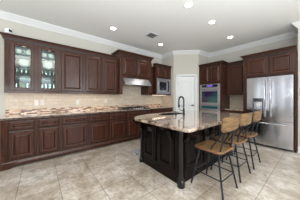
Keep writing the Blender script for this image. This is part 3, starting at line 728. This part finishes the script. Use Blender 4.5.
# corner posts (turned) at the front right and side pilasters
postP = [(0.001, 0.0), (0.056, 0.0), (0.056, 0.07), (0.048, 0.085), (0.040, 0.10), (0.046, 0.125), (0.034, 0.15), (0.031, 0.20), (0.031, 0.70), (0.040, 0.74), (0.034, 0.76), (0.042, 0.79), (0.044, BZ - 0.001), (0.001, BZ - 0.001)]
MB().lathe(postP, (w + 0.022, -0.005, 0), 24).build('corner_post', M['blackgloss'], isl, smooth=True)
MB().lathe([(r * .9, z) for r, z in postP], (w + 0.022, d, 0), 24).build('corner_post', M['blackgloss'], isl, smooth=True)
MB().lathe([(r * .75, z) for r, z in postP], (0.0, 0.0, 0), 24).build('corner_post', M['blackgloss'], isl, smooth=True)
# corbels under the overhang
corb = [(0, BZ - 0.001), (-0.22, BZ - 0.001), (-0.22, BZ - 0.035), (-0.205, BZ - 0.06), (-0.17, BZ - 0.075), (-0.12, BZ - 0.085), (-0.085, BZ - 0.11), (-0.07, BZ - 0.15), (-0.06, BZ - 0.19), (-0.035, BZ - 0.225), (-0.023, BZ - 0.25), (-0.023, BZ - 0.26), (0, BZ - 0.26)]
for x in (0.045, 0.80):
    MB().prism(corb, 'x', x - 0.03, x + 0.03).build('corbel', M['black'], isl)
for y in (0.10, d / 2, d - 0.15):
    c_ = MB().prism([(-p[0] * 0.95, p[1]) for p in corb], 'y', -0.03, 0.03).xf(Matrix.Translation((w, y, 0))); c_.build('corbel', M['black'], isl)
ol = empty('outlet', (0.30, -0.0185, 0.735), 0); ol.parent = isl
bpy.data.objects.remove(ol)
MB().box(0.228, 0.335, -0.030, -0.0235, 0.665, 0.735, 0.002).build('outlet_plate', M['steeld'], isl)

# island top with sink cut-out
outer = [(3.14, 1.30), (3.15, 1.33), (3.15, 3.42), (3.13, 3.45), (1.78, 3.45), (1.755, 3.42), (1.755, 1.95), (1.765, 1.80), (1.80, 1.62), (1.85, 1.50), (1.92, 1.38), (1.99, 1.315), (2.06, 1.285), (2.15, 1.275), (3.10, 1.28)]
def ell(cx, cy, rx, ry, n=28, p=2.6):
    out = []
    for k in range(n):
        a = 2 * PI * k / n; c, s = math.cos(a), math.sin(a)
        out.append((cx + rx * math.copysign(abs(c) ** (2 / p), c), cy + ry * math.copysign(abs(s) ** (2 / p), s)))
    return out
SKX, SKY, SRX, SRY = 2.02, 2.25, 0.18, 0.33
inner = ell(SKX, SKY, SRX, SRY)
bm = bmesh.new()
def loop_edges(pts, z):
    v = [bm.verts.new((x, y, z)) for x, y in pts]
    return v, [bm.edges.new((v[k], v[(k + 1) % len(v)])) for k in range(len(v))]
v1, e1 = loop_edges(outer, CT); v2, e2 = loop_edges(inner, CT)
bmesh.ops.triangle_fill(bm, edges=e1 + e2, use_beauty=True)
top_faces = bm.faces[:]
ret = bmesh.ops.extrude_face_region(bm, geom=top_faces)
for v in [q for q in ret['geom'] if isinstance(q, bmesh.types.BMVert)]: v.co.z = BZ + 0.001
mb = MB(); mb.bm.free(); mb.bm = bm
it = mb.build('countertop', M['granite'])
tag(it, 'polished granite island countertop with rounded left corner, on the black island', 'countertop')
MB().sweep(outer, [(0.0005, BZ + 0.005), (0.007, BZ + 0.008), (0.010, BZ + 0.02), (0.007, CT - 0.006), (0.0005, CT - 0.003)], -1 if False else 1, closed=True).build('front_edge', M['granite'], it)
# sink basin (undermount)
sk = empty('sink', (SKX, SKY, 0), 0, 'dark undermount sink set into the island countertop in front of the faucet', 'sink')
sb_ = MB(); L = []
for sc_f, z in ((1.06, BZ - 0.003), (0.992, BZ - 0.003), (0.985, CT - 0.006), (0.965, CT - 0.006), (0.955, BZ - 0.02), (0.9, 0.70), (0.7, 0.68)):
    L.append([sb_.bm.verts.new((x, y, z)) for x, y in ell(0, 0, SRX * sc_f, SRY * sc_f)])
L.append([sb_.bm.verts.new((x, y, 0.665)) for x, y in ell(0, 0, SRX * 0.7, SRY * 0.7)])
L.append([sb_.bm.verts.new((x, y, 0.68)) for x, y in ell(0, 0, SRX * 0.95, SRY * 0.95)])
for A, B in zip(L, L[1:] + L[:1]):
    if A is L[6] or A is L[7]: pass
    n = len(A)
    for k in range(n): sb_.bm.faces.new((A[k], A[(k + 1) % n], B[(k + 1) % n], B[k]))
sb_.bm.faces.new(L[6]); sb_.bm.faces.new(L[7][::-1])
sb_.build('basin', M['basin'], sk, smooth=True)
MB().lathe([(0.001, 0.681), (0.04, 0.681), (0.038, 0.686), (0.001, 0.684)]).build('drain', M['steel'], sk, smooth=True)
# the sink sits in a cavity of the island body: cut it
cut = MB().box(SKX - SRX * 1.08 - BX0, SKX + SRX * 1.08 - BX0, SKY - SRY * 1.08 - BY0, SKY + SRY * 1.08 - BY0, 0.655, BZ + 0.1).build('cutter', M['black'], isl)
bo = ib.modifiers.new('cavity', 'BOOLEAN'); bo.operation = 'DIFFERENCE'; bo.object = cut; bo.solver = 'EXACT'
bpy.context.view_layer.update()
dg = bpy.context.evaluated_depsgraph_get()
nm = bpy.data.meshes.new_from_object(ib.evaluated_get(dg)); ib.modifiers.clear(); ib.data = nm
bpy.data.objects.remove(cut, do_unlink=True)

# faucet
fc = empty('faucet', (2.27, 2.37, CT + 0.0005), 0, 'tall black spring-neck faucet with pull-down head standing on the granite island', 'faucet')
MB().lathe([(0.001, 0), (0.030, 0), (0.030, 0.008), (0.022, 0.016), (0.020, 0.12), (0.015, 0.13), (0.001, 0.13)]).build('base', M['iron'], fc, smooth=True)
arc = [(0, 0, 0.12), (0, 0, 0.29)] + [(-0.065 + 0.065 * math.cos(t * PI / 10), 0, 0.30 + 0.072 * math.sin(t * PI / 10)) for t in range(11)] + [(-0.13, 0, 0.22)]
MB().tube(arc, 0.012, 10).build('neck', M['iron'], fc, smooth=True)
sp = MB(); hel = []
L_ = 0.0; segs = []
P_ = [Vector(p) for p in arc]
for a, b in zip(P_, P_[1:]): segs.append((L_, a, b)); L_ += (b - a).length
N = 360
for k in range(N + 1):
    s_ = 0.03 + (L_ - 0.04) * k / N
    for l0, a, b in segs[::-1]:
        if s_ >= l0: break
    t = (b - a).normalized(); p = a + t * (s_ - l0); u = Vector((0, 1, 0)); v = t.cross(u)
    ang = 2 * PI * 30 * k / N
    hel.append(p + (u * math.cos(ang) + v * math.sin(ang)) * 0.0165)
sp.tube(hel, 0.0036, 4).build('spring', M['iron'], fc, smooth=True)
MB().lathe([(0.001, 0), (0.019, 0), (0.020, 0.04), (0.014, 0.085), (0.001, 0.085)], (-0.13, 0, 0.135)).build('spray_head', M['iron'], fc, smooth=True)
MB().tube([(0, 0, 0.17), (-0.12, 0, 0.175)], 0.006, 8).build('holder_arm', M['iron'], fc)
MB().tube([(0, 0.0, 0.07), (-0.03, -0.05, 0.085), (-0.05, -0.10, 0.12)], 0.007, 8).build('handle', M['iron'], fc, smooth=True)
# soap dispenser
sd = empty('soap_dispenser', (2.25, 2.14, CT + 0.0005), 0, 'small black soap dispenser pump on the island beside the faucet', 'soap dispenser')
MB().lathe([(0.001, 0), (0.018, 0), (0.018, 0.01), (0.008, 0.02), (0.008, 0.06), (0.012, 0.065), (0.012, 0.075), (0.001, 0.078)]).build('pump', M['iron'], sd, smooth=True)
MB().tube([(0, 0, 0.068), (-0.04, 0, 0.072), (-0.065, 0, 0.062)], 0.005, 6).build('nozzle', M['iron'], sd, smooth=True)
# ------------------------------------------------------------------ bar stools
def make_stool(loc, rz, label):
    r = empty('bar_stool', loc, rz, label, 'stool', 'wooden bar stools along the island')
    SZ = 0.575
    # local: front towards -x (the island), back towards +x
    def rrect(hx, hy, rad, n=6):
        out = []
        for cx, cy, a0 in ((hx - rad, hy - rad, 0), (-hx + rad, hy - rad, 90), (-hx + rad, -hy + rad, 180), (hx - rad, -hy + rad, 270)):
            for k in range(n + 1):
                a = R(a0 + 90 * k / n); out.append((cx + rad * math.cos(a), cy + rad * math.sin(a)))
        return out
    s = MB(); n_ = 0; rings = []
    for sc, z in ((0.97, SZ - 0.028), (1.0, SZ - 0.020), (1.0, SZ - 0.006), (0.975, SZ), (0.80, SZ - 0.006), (0.45, SZ - 0.013)):
        rings.append([s.bm.verts.new((x * sc, y * sc, z + 0.02 * max(0, -x * sc - 0.1) * -1)) for x, y in rrect(0.205, 0.215, 0.08)])
    for A, B in zip(rings, rings[1:]):
        for k in range(len(A)): s.bm.faces.new((A[k], A[(k + 1) % len(A)], B[(k + 1) % len(B)], B[k]))
    s.bm.faces.new(rings[0][::-1]); s.bm.faces.new(rings[-1])
    so = s.build('seat', [M['ply'], M['plyedge']], r, smooth=True)
    for p in so.data.polygons:
        if abs(p.normal.z) < 0.6: p.material_index = 1
    # legs: splayed steel rods
    for sx in (-1, 1):
        for sy in (-1, 1):
            l = MB().tube([(sx * 0.13, sy * 0.135, SZ - 0.03), (sx * 0.228, sy * 0.205, 0.012)], 0.0125, 8)
            o = l.build('leg', M['iron'], r, smooth=True)
            MB().lathe([(0.001, 0), (0.014, 0), (0.013, 0.02), (0.001, 0.02)], (sx * 0.228, sy * 0.205, 0.0), 10).build('foot_cap', M['iron'], o)
    zf = 0.21; f = (SZ - 0.03 - zf) / (SZ - 0.042); fx = 0.13 + 0.105 * f; fy = 0.135 + 0.07 * f
    for a, b in (((-fx, -fy), (fx, -fy)), ((fx, -fy), (fx, fy)), ((fx, fy), (-fx, fy)), ((-fx, fy), (-fx, -fy))):
        MB().tube([(*a, zf), (*b, zf)], 0.008, 8).build('footrest_bar', M['iron'], r, smooth=True)
    fr = MB().tube([(-0.13, -0.135, SZ - 0.037), (0.13, -0.135, SZ - 0.037), (0.13, 0.135, SZ - 0.037), (-0.13, 0.135, SZ - 0.037), (-0.13, -0.135, SZ - 0.037)], 0.008, 6)
    fr.build('seat_frame', M['iron'], r)
    # backrest: curved plywood panel
    b = MB(); nx, nz = 12, 6; Hb, Wb = 0.185, 0.50; zc = 0.932
    def P(u, v, t):
        # superellipse-ish rounded rectangle
        y = u * Wb / 2; z = v * Hb / 2
        cu = max(0, abs(u) - 0.78) / 0.22; z *= 1 - 0.22 * cu * cu
        x = 0.250 - 0.022 * u * u + 0.10 * v * Hb / 2 + t
        return (x, y * (1 + 0.03 * v), zc + z)
    G = [[[b.bm.verts.new(P(-1 + 2 * i / nx, -1 + 2 * j / nz, t)) for j in range(nz + 1)] for i in range(nx + 1)] for t in (0, 0.014)]
    for t in (0, 1):
        for i in range(nx):
            for j in range(nz):
                q = (G[t][i][j], G[t][i + 1][j], G[t][i + 1][j + 1], G[t][i][j + 1]); b.bm.faces.new(q if t else q[::-1])
    bd = [(i, 0) for i in range(nx)] + [(nx, j) for j in range(nz)] + [(i, nz) for i in range(nx, 0, -1)] + [(0, j) for j in range(nz, 0, -1)]
    for k in range(len(bd)):
        a, c = bd[k], bd[(k + 1) % len(bd)]
        b.bm.faces.new((G[0][a[0]][a[1]], G[0][c[0]][c[1]], G[1][c[0]][c[1]], G[1][a[0]][a[1]]))
    b.build('backrest', M['ply'], r, smooth=True)
    for sy in (-1, 1):
        for dx, yb, yt in ((0.165, 0.15, 0.125), (0.04, 0.165, 0.145)):
            MB().tube([(dx, sy * yb, SZ - 0.034), (dx + (0.228 - dx) * 0.10, sy * yb, SZ + 0.02), (0.2255, sy * yt, 0.86), (0.232, sy * yt, 0.945)], 0.0105, 8).build('back_rod', M['iron'], r, smooth=True)
    return r
st = make_stool((3.11, 1.95, 0), R(-2), 'wooden-seat bar stool nearest the camera, at the near corner of the island')
s2 = copy_tree(st); s2.location = (3.11, 2.54, 0); s2.rotation_euler[2] = R(-2); s2['label'] = 'middle wooden-seat bar stool of the three along the island'
s3 = copy_tree(st); s3.location = (3.12, 3.14, 0); s3.rotation_euler[2] = R(0); s3['label'] = 'wooden-seat bar stool farthest along the island, closest to the refrigerator'

# ------------------------------------------------------------------ rug
rg = MB().box(1.27, 1.76, 1.63, 2.75, 0.0005, 0.009, 0.002).build('rug', M['rug'])
tag(rg, 'grey patterned floor mat lying between the island and the left cabinets', 'rug')

# ------------------------------------------------------------------ ceiling lights and vent
LP = [(0.83, 1.43, 'recessed ceiling light in the middle of the left row, above the solid-door cabinets'),
      (0.83, 3.06, 'recessed ceiling light near the far left corner, beyond the air vent'),
      (2.53, 2.16, 'recessed ceiling light nearest the camera, above the near end of the island'),
      (2.53, 3.07, 'recessed ceiling light above the far end of the island, second in its row'),
      (2.48, 4.25, 'recessed ceiling light nearest the oven tower, last in its row')]
for x, y, lb in LP:
    r = empty('recessed_light', (x, y, H - 0.0005), 0, lb, 'ceiling light', 'recessed ceiling lights')
    MB().lathe([(0.060, 0), (0.085, 0), (0.081, -0.007), (0.064, -0.004), (0.060, -0.001)], seg=28).build('trim_ring', M['white'], r, smooth=True)
    MB().lathe([(0.001, -0.0005), (0.059, -0.0005), (0.057, -0.004), (0.001, -0.005)], seg=28).build('lens', M['led'], r, smooth=True)
    l = bpy.data.lights.new('can_light', 'SPOT'); l.energy = 12; l.color = (1, 0.93, 0.84); l.spot_size = R(150); l.spot_blend = 1; l.shadow_soft_size = 0.07
    o = bpy.data.objects.new('can_light', l); C.objects.link(o); o.location = (x, y, H - 0.03)
vt = empty('air_vent', (1.14, 2.42, H - 0.0005), 0, 'white rectangular louvred air vent in the ceiling', 'vent')
v = MB()
for x0, x1, y0, y1 in ((-0.16, 0.16, -0.16, -0.125), (-0.16, 0.16, 0.125, 0.16), (-0.16, -0.125, -0.125, 0.125), (0.125, 0.16, -0.125, 0.125)): v.box(x0, x1, y0, y1, -0.010, 0)
v.build('frame', M['white'], vt)
MB().box(-0.125, 0.125, -0.125, 0.125, -0.002, 0).build('backing', M['steeld'], vt)
for k in range(7):
    y = -0.105 + k * 0.035
    MB().prism([(y - 0.010, -0.009), (y - 0.008, -0.010), (y + 0.010, -0.003), (y + 0.008, -0.002)], 'x', -0.125, 0.125).build('louvre', M['white'], vt)
